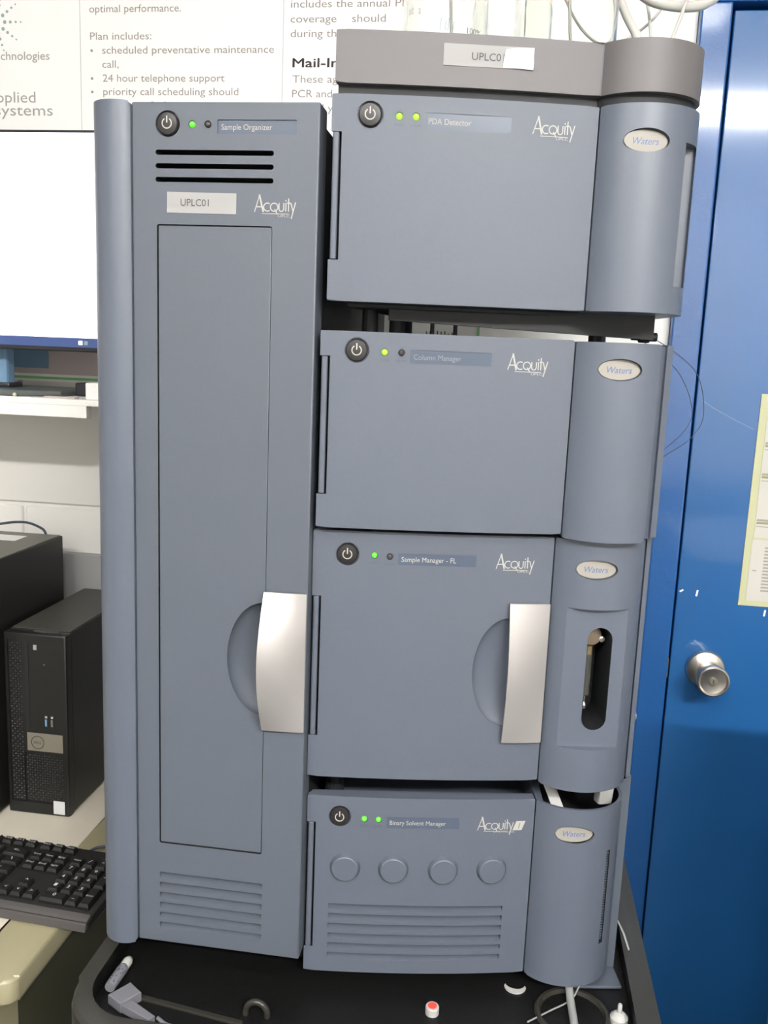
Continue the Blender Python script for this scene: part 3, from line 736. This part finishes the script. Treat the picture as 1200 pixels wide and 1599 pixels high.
# ------------------------------------------------------------------ cart
def build_cart():
    t = thing('utility_cart', 'black plastic utility cart with raised rounded rim carrying the instruments', 'cart', (0.058, 0.25, 0.0))
    x0, x1, y0, y1 = -0.302, 0.330, -0.375, 0.385
    outl = rrect(x0, x1, y0, y1, 0.075, 8)
    bm = prism(bmesh.new(), outl, 0.775, 0.862, bev=0.010, seg=3)
    top = part('top_tray', bm, 'rim', t)
    c = bmesh.new(); prism(c, rrect(x0 + .019, x1 - .026, y0 + .026, y1 - .022, 0.055, 8), 0.838, 0.90)
    carve(top, [(c, 'cart')])
    part('ledge', prism(bmesh.new(), rrect(-0.070, 0.070, -0.0035, 0.0035, 0.003, 3), 0.8372, 0.8405, bev=0.001), 'rim', t, (-0.182, -0.298, 0), (0, 0, -0.14))
    part('hook', tube(bmesh.new(), [(-0.012, 0, -0.002), (-0.0115, 0, 0.006), (-0.007, 0, 0.013), (0, 0, 0.0155), (0.007, 0, 0.013), (0.0115, 0, 0.006), (0.012, 0, -0.002)], 0.0036, n=10, k=4), 'rim', t, (-0.102, -0.292, 0.8390))
    bm = bmesh.new(); lathe(bm, [(0.036, 0.0), (0.041, 0.0), (0.042, 0.002), (0.040, 0.0045), (0.0365, 0.0045), (0.0345, 0.0)], n=40)
    part('cup_ring', bm, 'rim', t, (0.240, -0.226, 0.8378))
    part('lower_shelf', prism(bmesh.new(), outl, 0.20, 0.27, bev=0.008), 'rim', t)
    for sx in (-1, 1):
        for y in (-0.30, 0.30):
            part('upright', B(sx * 0.268 - .025, sx * 0.268 + .025, y - .03, y + .03, 0.26, 0.785, bev=0.008), 'rim', t)
            w = part('caster', lathe(bmesh.new(), [(0, -.015), (0.045, -.015), (0.05, -.010), (0.05, .010), (0.045, .015), (0, .015)], axis='x', n=24), 'dark', t, (sx * 0.26, y, 0.05))
            part('fork', B(-0.022, 0.022, -0.02, 0.02, 0.02, 0.155, bev=0.003), 'steel', w)
    # things lying in the tray
    Z = 0.838
    o = thing('septum_cap', 'small white cap with a red centre lying alone in the black tray', 'cap', (0.1443, -0.002, Z))
    part('cap_ring', lathe(bmesh.new(), [(0, 0.0), (0.0075, 0.0), (0.0075, 0.008), (0.0068, 0.0092), (0.0045, 0.0092), (0.0045, 0.008), (0, 0.008)], n=24), 'white', o)
    part('septum', lathe(bmesh.new(), [(0, 0.0079), (0.0050, 0.0079), (0.0050, 0.0097), (0, 0.0100)], n=20), 'red', o, label='red septum')
    # crescent
    pts = circ(0, 0, 0.0125, n=18, a0=math.radians(185), a1=math.radians(355), end=True) + circ(0, 0.0035, 0.0115, 0.009, n=18, a0=math.radians(350), a1=math.radians(190), end=True)
    o = part('plastic_crescent', prism(bmesh.new(), pts, 0, 0.0018, bev=0.0004, seg=1), 'white', None, (0.2352, 0.058, Z))
    tag(o, 'white crescent-shaped plastic scrap under the pump unit', 'plastic scrap')
    # vial lying on its side
    o = thing('sample_vial', 'small clear vial with dark-speckled label lying in the tray corner', 'vial', (-0.2125, -0.020, Z + 0.0070), math.radians(-2))
    part('vial_body', lathe(bmesh.new(), [(0, -0.020), (0.0058, -0.020), (0.0062, -0.018), (0.0062, 0.012), (0.0045, 0.016), (0, 0.016)], axis='y', n=20), 'frost', o)
    part('vial_cap', lathe(bmesh.new(), [(0, 0.0155), (0.0052, 0.0155), (0.0056, 0.017), (0.0056, 0.025), (0.004, 0.029), (0, 0.030)], axis='y', n=20), 'white', o)
    bm = bmesh.new()
    rnd = random.Random(3)
    for i in range(34):
        a = rnd.uniform(0.1 * PI, 0.9 * PI); y = rnd.uniform(-0.017, 0.011); s = rnd.uniform(0.0007, 0.0016)
        m = Matrix.Translation((0.0063 * math.cos(a), y, 0.0063 * math.sin(a))) @ Matrix.Rotation(PI / 2 - a, 4, 'Y')
        bmesh.ops.create_cube(bm, size=1, matrix=m @ Matrix.Diagonal((s, s, 0.0003, 1)))
    g = part('label_speckle', bm, 'darktxt', o, smooth=0); g['kind'] = 'stuff'
    # translucent clip
    o = thing('plastic_clip', 'translucent grey plastic connector with tapered nose lying by the front rim', 'connector', (-0.1900, -0.050, Z), math.radians(-30))
    part('clip_block', prism(bmesh.new(), [(-0.012, -0.014), (0.010, -0.014), (0.012, 0.012), (-0.010, 0.014)], 0, 0.012, bev=0.001), 'frost', o)
    part('clip_nose', prism(bmesh.new(), [(0.009, -0.013), (0.050, -0.007), (0.050, 0.001), (0.012, 0.000)], 0, 0.010, bev=0.001), 'frost', o)
    # wire end
    o = part('wire_end', tube(bmesh.new(), [(0, 0, 0.004), (0.012, -0.006, 0.003), (0.026, -0.009, 0.004)], 0.0022, n=8), 'frost', None, (-0.145, -0.070, Z))
    tag(o, 'pale frayed wire end beside the connector nose', 'wire')
    o = part('drain_tube', tube(bmesh.new(), [(0, 0.020, 0.026), (0.0005, 0.006, 0.022), (0.003, -0.020, 0.007), (0.005, -0.055, 0.0046), (0.005, -0.075, 0.0046)], 0.0045, n=14), 'clear', None, (0.2935, 0.064, Z))
    tag(o, 'clear drain tube coming out from beneath the pump unit', 'tube')
    o = part('thin_tube', tube(bmesh.new(), [(0.020, 0.000, 0.0165), (0.014, -0.006, 0.012), (0.004, -0.02, 0.0035), (-0.020, -0.040, 0.0020), (-0.045, -0.062, 0.0020)], 0.0010, n=8), 'clear', None, (0.2935, 0.064, Z))
    tag(o, 'thin clear tube curling past the drain tube', 'tube')
    o = part('luer_cap', lathe(bmesh.new(), [(0, 0), (0.009, 0), (0.0098, 0.002), (0.0098, 0.008), (0.006, 0.012), (0.0026, 0.0135), (0.0024, 0.022), (0.0018, 0.0235), (0, 0.024)], n=22), 'white', None, (0.3480, 0.022, Z))
    tag(o, 'white nippled cap standing by the right rim', 'cap')
    o = part('film_scrap', prism(bmesh.new(), [(0.004, 0), (0.006, 0.001), (0.0055, 0.030), (0.002, 0.056), (0.000, 0.057), (0.003, 0.030)], 0, 0.0012), 'white', None, (0.3372, 0.112, Z + 0.001), (0.05, 0.1, 0.20))
    o.location = (0.3635, 0.115, 0.8622); o.rotation_euler = (0, 0, 0.05)
    tag(o, 'pale strip of film lying on the right rim of the black cart', 'film scrap')

# ------------------------------------------------------------------ desk and computers
def build_desk():
    Z = 0.80
    t = thing('desk', 'cream-topped desk with tan edging under the keyboard and computers', 'desk', (-0.9, 0.3, 0.0))
    ox, oy = 0.9, -0.3
    part('desk_top', B(-1.50 + ox, -0.418 + ox, 0.058 + oy, 0.635 + oy, Z - 0.030, Z, bev=0.0015), 'desk', t)
    part('joint', B(-0.4195 + ox, -0.4160 + ox, 0.058 + oy, 0.635 + oy, Z - 0.029, Z - 0.0012), 'seam', t)
    part('joint', B(-1.50 + ox, -0.416 + ox, 0.0555 + oy, 0.0585 + oy, Z - 0.029, Z - 0.0012), 'seam', t)
    L = [(-1.50, -0.003)] + [(-0.353 - 0.016 + 0.016 * math.sin(a), -0.003 + 0.016 - 0.016 * math.cos(a)) for a in [i * PI / 14 for i in range(8)]] + [(-0.353, 0.635), (-0.4165, 0.635), (-0.4165, 0.056), (-1.50, 0.056)]
    part('edge_strip', prism(bmesh.new(), [(x + ox, y + oy) for x, y in L], Z - 0.034, Z, bev=0.007, seg=3), 'edge', t)
    part('side_panel', B(-0.405 + ox, -0.387 + ox, 0.060 + oy, 0.60 + oy, 0.0, Z - 0.034, bev=0.001), 'panel', t)
    part('leg', B(-0.437 + ox, -0.383 + ox, 0.012 + oy, 0.060 + oy, 0.0, Z - 0.034, bev=0.004), 'edge', t)
    part('leg', B(-1.46 + ox, -1.41 + ox, 0.012 + oy, 0.060 + oy, 0.0, Z - 0.034, bev=0.004), 'edge', t)
    part('side_panel', B(-1.445 + ox, -1.425 + ox, 0.060 + oy, 0.60 + oy, 0.0, Z - 0.034, bev=0.001), 'panel', t)
    # ---- small desktop computer
    x0, x1, y0, y1, h = -0.574, -0.470, 0.37, 0.632, 0.303
    t = thing('desktop_computer', 'slim black desktop computer with mesh front and grey plate, next to the cabinet', 'computer', (x0, y0, Z))
    wd = x1 - x0; d = y1 - y0
    part('case', B(0.001, wd - 0.001, 0.012, d, 0.002, h, bev=0.002), ['pctop'], t)
    part('top_panel', B(0.003, wd - 0.003, 0.016, d - 0.004, h - 0.0005, h + 0.0012), 'slimtop', t)
    fr = part('front_bezel', B(0, wd, -0.006, 0.012, 0.0, h, bev=0.003), 'pc', t)
    c = bmesh.new()
    carve(fr, [(B(0.006, 0.029, -0.02, -0.0035, 0.02, h - 0.012), 'pc'), (B(0.030, wd - 0.006, -0.02, -0.0035, 0.02, 0.105), 'pc')])
    # mesh grille in front: fine diagonal wires
    def grille(xa, xb, za, zb):
        bm = bmesh.new(); s = 0.0042; n = int((xb - xa) / s); m = int((zb - za) / s)
        for i in range(n):
            for j in range(m):
                cx, cz = xa + (i + .5) * s, za + (j + .5) * s
                r = 0.0019 if (i + j) % 2 else 0.0012
                vs = [bm.verts.new((cx + r * math.cos(k * PI / 2), -0.0036, cz + r * math.sin(k * PI / 2))) for k in range(4)]
                c0 = bm.verts.new((cx, -0.0052, cz))
                for k in range(4): bm.faces.new([vs[k], vs[(k + 1) % 4], c0])
        g = part('mesh_grille', bm, 'pctop', t, smooth=0); g['kind'] = 'stuff'
    grille(0.007, 0.028, 0.022, h - 0.014); grille(0.031, wd - 0.007, 0.022, 0.103)
    part('drive_bay', B(0.036, 0.041, -0.0068, -0.0055, 0.145, h - 0.015), 'dark', t)
    part('power_key', B(0.050, 0.056, -0.0075, -0.0055, h - 0.026, h - 0.018, bev=0.0006, seg=1), 'greyp', t)
    part('status_light', B(0.0665, 0.0685, -0.0072, -0.0055, h - 0.050, h - 0.048), 'pcplate', t)
    for x in (0.069, 0.079):
        p = part('usb_port', B(x - .0032, x + .0032, -0.0072, -0.0055, 0.150, 0.172, bev=0.0008, seg=1), 'dark', t)
        part('tongue', B(x - .0018, x + .0010, -0.0080, -0.0070, 0.153, 0.164), 'pblue' if x < .075 else 'pcplate', p)
        part('contact', B(x - .0016, x + .0018, -0.0080, -0.0070, 0.1665, 0.1695), 'white', p)
    pl = part('name_plate', B(0.036, wd - 0.008, -0.0078, -0.0055, 0.1095, 0.1395, bev=0.0006, seg=1), 'pcplate', t, label='grey-tan name plate')
    bm = bmesh.new(); ribbon(bm, arcp(0.054, 0.1245, 0.0105, 0, 360, 28), 0.0012); part('ring_emblem', bm, 'pc', pl, (0, -0.0082, 0))
    lettering('DELL', pl, (0.0475, -0.0083, 0.1225), 0.013, 'pc', height=0.0042)
    part('sticker', B(0.0775, 0.0965, -0.0072, -0.0058, 0.0045, 0.0265), 'patch', t, label='pale square sticker')
    part('top_label', B(0.046, 0.086, 0.004, 0.012, h - 0.0002, h + 0.0005), 'greytx', t, label='pale label on the front top edge')
    # ---- big black box behind it
    t = thing('computer_tower', 'large black computer box with white label on top, beside the slim computer', 'computer', (-0.78, 0.325, Z))
    part('case', B(0, 0.199, 0.012, 0.247, 0.004, 0.414, bev=0.002), ['pc'], t)
    part('front_bezel', B(0.001, 0.198, -0.004, 0.012, 0.0, 0.413, bev=0.004), 'pc', t)
    part('top_panel', B(0.003, 0.196, 0.02, 0.243, 0.4135, 0.4155), 'towertop', t)
    part('top_label', B(0.060, 0.150, 0.175, 0.215, 0.4154, 0.4160), 'poster', t, label='white paper label')
    part('vent_slot', B(0.115, 0.155, 0.080, 0.095, 0.4154, 0.4159), 'dark', t)
    for x, y in ((0.02, 0.03), (0.18, 0.03), (0.02, 0.22), (0.18, 0.22)):
        part('foot', B(x - .01, x + .01, y - .01, y + .01, 0.0, 0.006), 'dark', t)
    o = part('cable', tube(bmesh.new(), [(0.03, 0, 0.0), (0.022, 0.0, 0.010), (-0.01, 0, 0.019), (-0.055, -0.01, 0.014), (-0.10, -0.05, -0.004 + 0.006), (-0.15, -0.10, 0.003)], 0.0022, n=8), 'wire', None, (-0.635, 0.558, Z + 0.4175))
    tag(o, 'thin black cable arching over the large computer box', 'cable')
    # ---- keyboard
    t = thing('keyboard', 'black keyboard with white legends and grey front edge, overhanging the desk edge', 'keyboard', (-0.3090, 0.0985, Z), math.radians(-3.6))
    L, Dp = 0.440, 0.1435
    def kz(y): return 0.016 + 0.055 * y          # the top slopes up to the back
    bm = prism(bmesh.new(), [(0.004, 0.004), (Dp, 0.004), (Dp, kz(Dp)), (0.016, kz(0.016)), (0.004, 0.013)], -L, 0.0, bev=0.003, axis='x')
    part('body', bm, 'kb', t)
    bm = prism(bmesh.new(), [(0.0, 0.002), (0.0055, 0.002), (0.0155, kz(0.0155) + .0006), (0.009, kz(0.009) - 0.0005), (0.0015, 0.011)], -L + 0.003, -0.003, bev=0.0015, axis='x')
    part('front_edge', bm, 'kbf', t, label='dark grey front edge')
    for x in (-0.40, -0.09):
        part('foot', B(x - .012, x + .012, 0.02, 0.13, 0.0, 0.006), 'dark', t)
    P = 0.019; kc = {}
    def keymesh(w, d):
        k = (round(w, 4), round(d, 4))
        if k not in kc:
            bm = bmesh.new(); a, b = w / 2 - .0013, d / 2 - .0013; ia, ib = a - .0022, b - .0020
            lo = [bm.verts.new(p) for p in ((-a, -b, 0), (a, -b, 0), (a, b, 0), (-a, b, 0))]
            mid = [bm.verts.new(p) for p in ((-a + .0004, -b + .0004, 0.0045), (a - .0004, -b + .0004, 0.0045), (a - .0004, b - .0004, 0.0045), (-a + .0004, b - .0004, 0.0045))]
            hi = [bm.verts.new(p) for p in ((-ia, -ib + .0008, 0.0085), (ia, -ib + .0008, 0.0085), (ia, ib + .0008, 0.0085), (-ia, ib + .0008, 0.0085))]
            for i in range(4):
                j = (i + 1) % 4
                bm.faces.new([lo[i], lo[j], mid[j], mid[i]]); bm.faces.new([mid[i], mid[j], hi[j], hi[i]])
            bm.faces.new(hi); bm.faces.new(lo[::-1])
            kc[k] = finish(bm, 'key', 'key', 0)
        return kc[k]
    def key(xr, row, w=1.0, d=1.0, leg=None):
        """xr: right side in pitches from the right end, row 0 at the front"""
        x = -0.0095 - (xr + w / 2) * P; y = 0.0215 + (row + d / 2) * P + (0.007 if row >= 5 else 0)
        o = new_obj('key', keymesh(w * P, d * P), t, (x, y, kz(y) - 0.0012), (0.055, 0, 0))
        if leg:
            lw = 0.0042 * len(leg) if len(leg) < 3 else 0.0105
            lettering(leg, o, (-lw / 2, -0.0002, 0.0088), lw, 'keytx', (-PI / 2, 0, 0), height=0.0056 if len(leg) < 3 else 0.0032)
        return o
    # number pad
    key(0, 0, 1, 2, 'Enter'); key(1, 0, 1, 1, '.'); key(2, 0, 2, 1, '0')
    for i, r in ((0, 1), (1, 2), (2, 3)):
        for j in range(3):
            key(3 - j, r, 1, 1, str(i * 3 + j + 1))
    key(0, 2, 1, 2, '+')
    for j, s in enumerate(('-', '*', '/', 'Num')): key(j, 4, 1, 1, s)
    # arrows, navigation block
    for j, s in enumerate(('>', 'v', '<')): key(4.3 + j, 0, 1, 1, s)
    key(5.3, 1, 1, 1, '^')
    for j, s in enumerate(('PgDn', 'End', 'Del')): key(4.3 + j, 3, 1, 1, s)
    for j, s in enumerate(('PgUp', 'Home', 'Ins')): key(4.3 + j, 4, 1, 1, s)
    for j, s in enumerate(('Pause', 'Lock', 'Prt')): key(4.3 + j, 5.0, 1, 0.8, s)
    # main block
    base = 7.6
    def run(row, items, d=1.0):
        x = base
        for w_, s in items:
            key(x, row, w_, d, s); x += w_
    run(0, [(1.25, 'Ctrl'), (1.25, None), (1.25, None), (1.25, 'Alt'), (6.0, None), (1.25, 'Alt'), (1.25, None), (1.5, 'Ctrl')])
    run(1, [(2.75, 'Shift')] + [(1, c) for c in '/.,MNBVCXZ'] + [(2.25, 'Shift')])
    run(2, [(2.25, 'Enter')] + [(1, c) for c in "';LKJHGFDSA"] + [(1.75, 'Caps')])
    run(3, [(1.5, '\\')] + [(1, c) for c in '][POIUYTREWQ'] + [(1.5, 'Tab')])
    run(4, [(2, '<-')] + [(1, c) for c in '=-0987654321`'])
    run(5.0, [(1, 'F12'), (1, 'F11'), (1, 'F10'), (1, 'F9')], 0.8)
    for k, s in ((4.5, 'F8'), (5.5, 'F7'), (6.5, 'F6'), (7.5, 'F5'), (9, 'F4'), (10, 'F3'), (11, 'F2'), (12, 'F1'), (14, 'Esc')):
        key(base + k, 5.0, 1, 0.8, s)
    part('lock_light', B(-0.0445, -0.0435, 0.127, 0.128, kz(.127) - .0005, kz(.132) + .0006), 'led_gr', t, label='tiny green lock light')
    o = part('keyboard_cable', tube(bmesh.new(), [(0, 0, 0), (0.012, 0.014, 0.004), (0.04, 0.025, 0.003), (0.10, 0.05, -0.002), (0.16, 0.09, -0.004)], 0.0022, n=8), 'wire', None, (-0.392, 0.262, Z + 0.0065))
    tag(o, 'thin black cable curving out from behind the keyboard', 'cable')

def build_shelf():
    t = thing('wall_shelf', 'white wall shelf carrying the monitor', 'shelf', (-0.75, 0.64, 1.4343))
    part('board', B(-0.75, 0.45, -0.22, 0.006, 0.0205, 0.030, bev=0.001), 'shelf', t)
    part('front_apron', B(-0.75, 0.2930, -0.220, -0.204, 0.002, 0.0205, bev=0.0006), 'shelf', t)
    for x in (-0.5, 0.30):
        part('bracket', prism(bmesh.new(), [(0.006, -0.07), (0.006, 0.0205), (-0.10, 0.0205), (-0.10, 0.012), (-0.006, -0.07)], x, x + 0.004, axis='x'), 'shelf', t)
    ZS = 1.4643
    # ---- monitor
    t = thing('monitor', 'large black monitor showing a blank white screen on the shelf', 'monitor', (-0.725, 0.51, ZS))
    part('panel', B(-0.29, 0.2835, -0.05, -0.022, 0.0720, 0.4015, bev=0.002), 'bezel', t)
    part('screen', B(-0.285, 0.2790, -0.0512, -0.0498, 0.0935, 0.3970), 'screen', t)
    tk = part('taskbar', B(-0.285, 0.2790, -0.0512, -0.0498, 0.0790, 0.0935), 'task', t, label='dark blue taskbar')
    for x in (0.238, 0.2470):
        part('tray_icon', B(x, x + 0.0062, -0.0518, -0.0511, 0.0830, 0.0892), 'screen' if x < .242 else 'teal', tk)
    part('stand_neck', B(-0.02, 0.090, -0.008, 0.018, 0.012, 0.20, bev=0.005), 'pblue', t, label='stand neck with a blue reflection painted in')  # the blue reflection is put into the neck's base colour
    part('neck_collar', B(-0.026, 0.098, -0.016, 0.026, 0.0085, 0.0175, bev=0.003), 'bezel', t)
    part('foot_plate', prism(bmesh.new(), [(-0.17, -0.078), (0.152, -0.078), (0.200, -0.040), (0.200, 0.090), (-0.17, 0.090)], 0.0, 0.0095, bev=0.003), 'foot', t)
    o = part('black_adapter', B(-0.025, 0.025, -0.02, 0.02, 0, 0.022, bev=0.003), 'bezel', None, (-0.494, 0.525, ZS))
    tag(o, 'small black adapter box on the shelf beside the monitor foot', 'adapter')
    o = part('white_box', prism(bmesh.new(), rrect(-0.030, 0.030, -0.022, 0.022, 0.006, 4), 0, 0.026, bev=0.002), 'poster', None, (-0.4330, 0.448, ZS))
    tag(o, 'small white box on the shelf end next to the cabinet', 'box')
    o = part('grey_strip', B(-0.026, 0.026, -0.008, 0.008, 0, 0.003, bev=0.001), 'ppink', None, (-0.5030, 0.4305, ZS))
    tag(o, 'flat brownish strip lying at the shelf front edge', 'strip')
    o = part('pebble_bead', lathe(bmesh.new(), [(0, 0), (0.0025, 0.0006), (0.0033, 0.003), (0.002, 0.0055), (0, 0.006)], n=12), 'beige', None, (-0.5790, 0.4275, ZS))
    tag(o, 'tiny beige bead on the shelf edge in front of the monitor', 'bead')

def build_poster():
    t = thing('wall_poster', 'large white printed poster on the wall above the monitor', 'poster', (-0.30, 0.6475, 1.48))
    Y = -0.0012
    part('sheet', B(-0.85, 0.735, -0.0008, 0.0012, 0.0, 0.92), 'poster', t)
    def at(x, z): return (x + 0.30, Y, z - 1.48)
    def tx(s, x, zmid, w_, m='postertx', h=0.0118, bold=0.0):
        lettering(s, t, at(x, zmid - 0.0055), w_, m, height=h, bold=bold)
    tx('Technologies', -0.737, 2.0275, 0.1125, 'postertx2', 0.0135, bold=0.006)
    tx('Applied', -0.745, 1.9590, 0.093, 'postertx2', 0.018); tx('Biosystems', -0.772, 1.9380, 0.151, 'postertx2', 0.018)
    tx('optimal performance.', -0.5517, 2.1010, 0.1600)
    tx('Plan includes:', -0.5510, 2.0585, 0.1080)
    tx('scheduled preventative maintenance', -0.5300, 2.0365, 0.2975)
    tx('call,', -0.5300, 2.0145, 0.0290)
    tx('24 hour telephone support', -0.5295, 1.9925, 0.2135)
    tx('priority call scheduling should', -0.5290, 1.9712, 0.2370)
    tx('fail', -0.4480, 1.9495, 0.0300)
    for z in (2.0365, 1.9925, 1.9712):
        part('bullet', prism(bmesh.new(), circ(0, 0, 0.0022, n=12), -0.0004, 0, axis='y'), 'postertx', t, at(-0.5485, z - 0.0005))
    tx('includes the annual PM', -0.2055, 2.1045, 0.1960)
    tx('coverage', -0.2055, 2.0820, 0.0760); tx('should', -0.1040, 2.0820, 0.0550); tx('a', -0.0210, 2.0820, 0.0075)
    tx('during th', -0.2050, 2.0600, 0.0760)
    tx('Mail-In', -0.2010, 2.0140, 0.0760, 'posterbd', 0.0140); tx('Mail-In', -0.2000, 2.0140, 0.0760, 'posterbd', 0.0140); tx('Mail-In', -0.2005, 2.0146, 0.0760, 'posterbd', 0.0140)
    tx('These ag', -0.2005, 1.9905, 0.0760)
    tx('PCR and', -0.2005, 1.9680, 0.0670)
    tx('ld y', -0.1600, 1.9460, 0.0290)
    for x in (-0.5685, -0.2173):
        part('column_rule', B(-0.0006, 0.0006, -0.0004, 0, 0.20, 0.92), 'posterln', t, (x + 0.30, Y, 0))
    # dotted star emblem at the upper left
    bm = bmesh.new()
    for k in range(10):
        for r in (0.018, 0.028, 0.038, 0.047):
            a = 2 * PI * k / 10; s = 0.0042 - 0.06 * r
            prism(bm, circ(r * math.cos(a), r * math.sin(a), s, n=8), -0.0004, 0, axis='y')
    g = part('star_emblem', bm, 'teal', t, at(-0.722, 2.082)); g['kind'] = 'stuff'
    part('text_box', B(0, 0.130, -0.0004, 0, 0, 0.075), 'pblue', t, at(-0.770, 1.5030), label='dark blue text box')
    part('shaded_band', B(-0.85, 0.2, -0.0003, 0.0, 0.013, 0.10), 'ppink', t, (0, Y + .0003, 0), label='greyish pink band')
    part('green_rule', B(-0.85, 0.735, -0.0004, 0, 0.004, 0.0085), 'pgreen', t, (0, Y, 0), label='green rule')
    # little bar chart that shows in the gap between two units
    part('red_rule', B(-0.0008, 0.0008, -0.0004, 0, 0, 0.08), 'pred', t, at(-0.060, 1.56))
    rnd = random.Random(5)
    for i in range(9):
        h = rnd.uniform(0.006, 0.0105)
        part('chart_bar', B(-0.0009, 0.0009, -0.0004, 0, 0, h), 'posterbd', t, at(0.040 + i * 0.0062, 1.584))
    part('chart_bar', B(-0.002, 0.002, -0.0004, 0, 0, 0.05), 'pgreen', t, at(0.127, 1.575), label='green bar')

def build_notice():
    t = thing('door_notice', 'white printed notice in a pale yellow sleeve on the blue door', 'notice', (0.70, 0.6392, 1.1618))
    x0, x1 = -0.1130, 0.135
    part('sleeve', prism(bmesh.new(), [(x0 - .0005, 0), (x1, 0), (x1, 0.3515), (x0, 0.3515)], -0.0006, 0.0008, axis='y'), 'yellow', t)
    def sheet(za, zb, xl):
        return part('paper_sheet', B(xl, x1 - .008, -0.0013, -0.0006, za, zb), 'notice', t)
    a = sheet(0.1165, 0.3265, x0 + 0.012); b = sheet(0.009, 0.1135, x0 + 0.0105)
    for z in (0.3190, 0.2700, 0.2190, 0.1430):
        part('heading_rule', B(x0 + .014, x1 - .012, -0.0017, -0.0013, z - 0.0035, z), 'olive', a); part('print_line', B(x0 + .014, x0 + .045, -0.0017, -0.0013, z + 0.001, z + 0.0045), 'rule', a)
        part('print_line', B(x0 + .014, x1 - .03, -0.0017, -0.0013, z - 0.0085, z - 0.0072), 'rule', a)
    for i in range(5): part('print_line', B(x0 + .030, x1 - .03, -0.0017, -0.0013, 0.165 + i * 0.009, 0.167 + i * 0.009), 'rule', a)
    for i in range(14): part('print_line', B(x0 + .032, x1 - .03, -0.0017, -0.0013, 0.026 + i * 0.0056, 0.0285 + i * 0.0056), 'rule', b)
    part('print_line', B(x0 + .016, x0 + .022, -0.0017, -0.0013, 0.060, 0.0618), 'rule', b)

def build_back_of_room():
    t = thing('shade_cupboard', 'added unseen grey cupboard that shades the lower door, right of the black cart', 'cupboard', (0.92, -0.02, 0))  # added out of view to cast shade on the lower door
    part('carcass', B(-0.33, 0.33, -0.27, 0.30, 0.06, 1.16, bev=0.004), 'bench', t)
    part('plinth', B(-0.31, 0.31, -0.24, 0.28, 0.0, 0.06), 'dark', t)
    for x in (-0.325, 0.003):
        d = part('cupboard_door', B(x, x + 0.322, -0.289, -0.2705, 0.075, 1.145, bev=0.003), 'greyp', t)
        hx = x + (0.285 if x < 0 else 0.037)
        part('handle', tube(bmesh.new(), [(hx, -0.288, 0.60), (hx, -0.315, 0.605), (hx, -0.315, 0.715), (hx, -0.288, 0.72)], 0.005, n=10, k=4), 'steel', d)
    t = thing('lab_bench', 'long grey laboratory bench along the wall opposite the door', 'bench', (0.6, -3.25, 0))
    part('worktop', B(-1.6, 1.6, -0.33, 0.33, 0.86, 0.90, bev=0.004), 'bench', t)
    for i in range(4):
        x = -1.55 + i * 0.78
        c = part('cupboard', B(x, x + 0.76, -0.32, 0.28, 0.0, 0.86, bev=0.002), 'bench', t)
        part('cupboard_door', B(x + .01, x + .75, 0.281, 0.299, 0.08, 0.84, bev=0.002), 'bench', c)

build_room(); build_lamps()
build_cart(); build_stack(); build_cabinet()
build_desk(); build_shelf(); build_poster(); build_notice(); build_back_of_room()
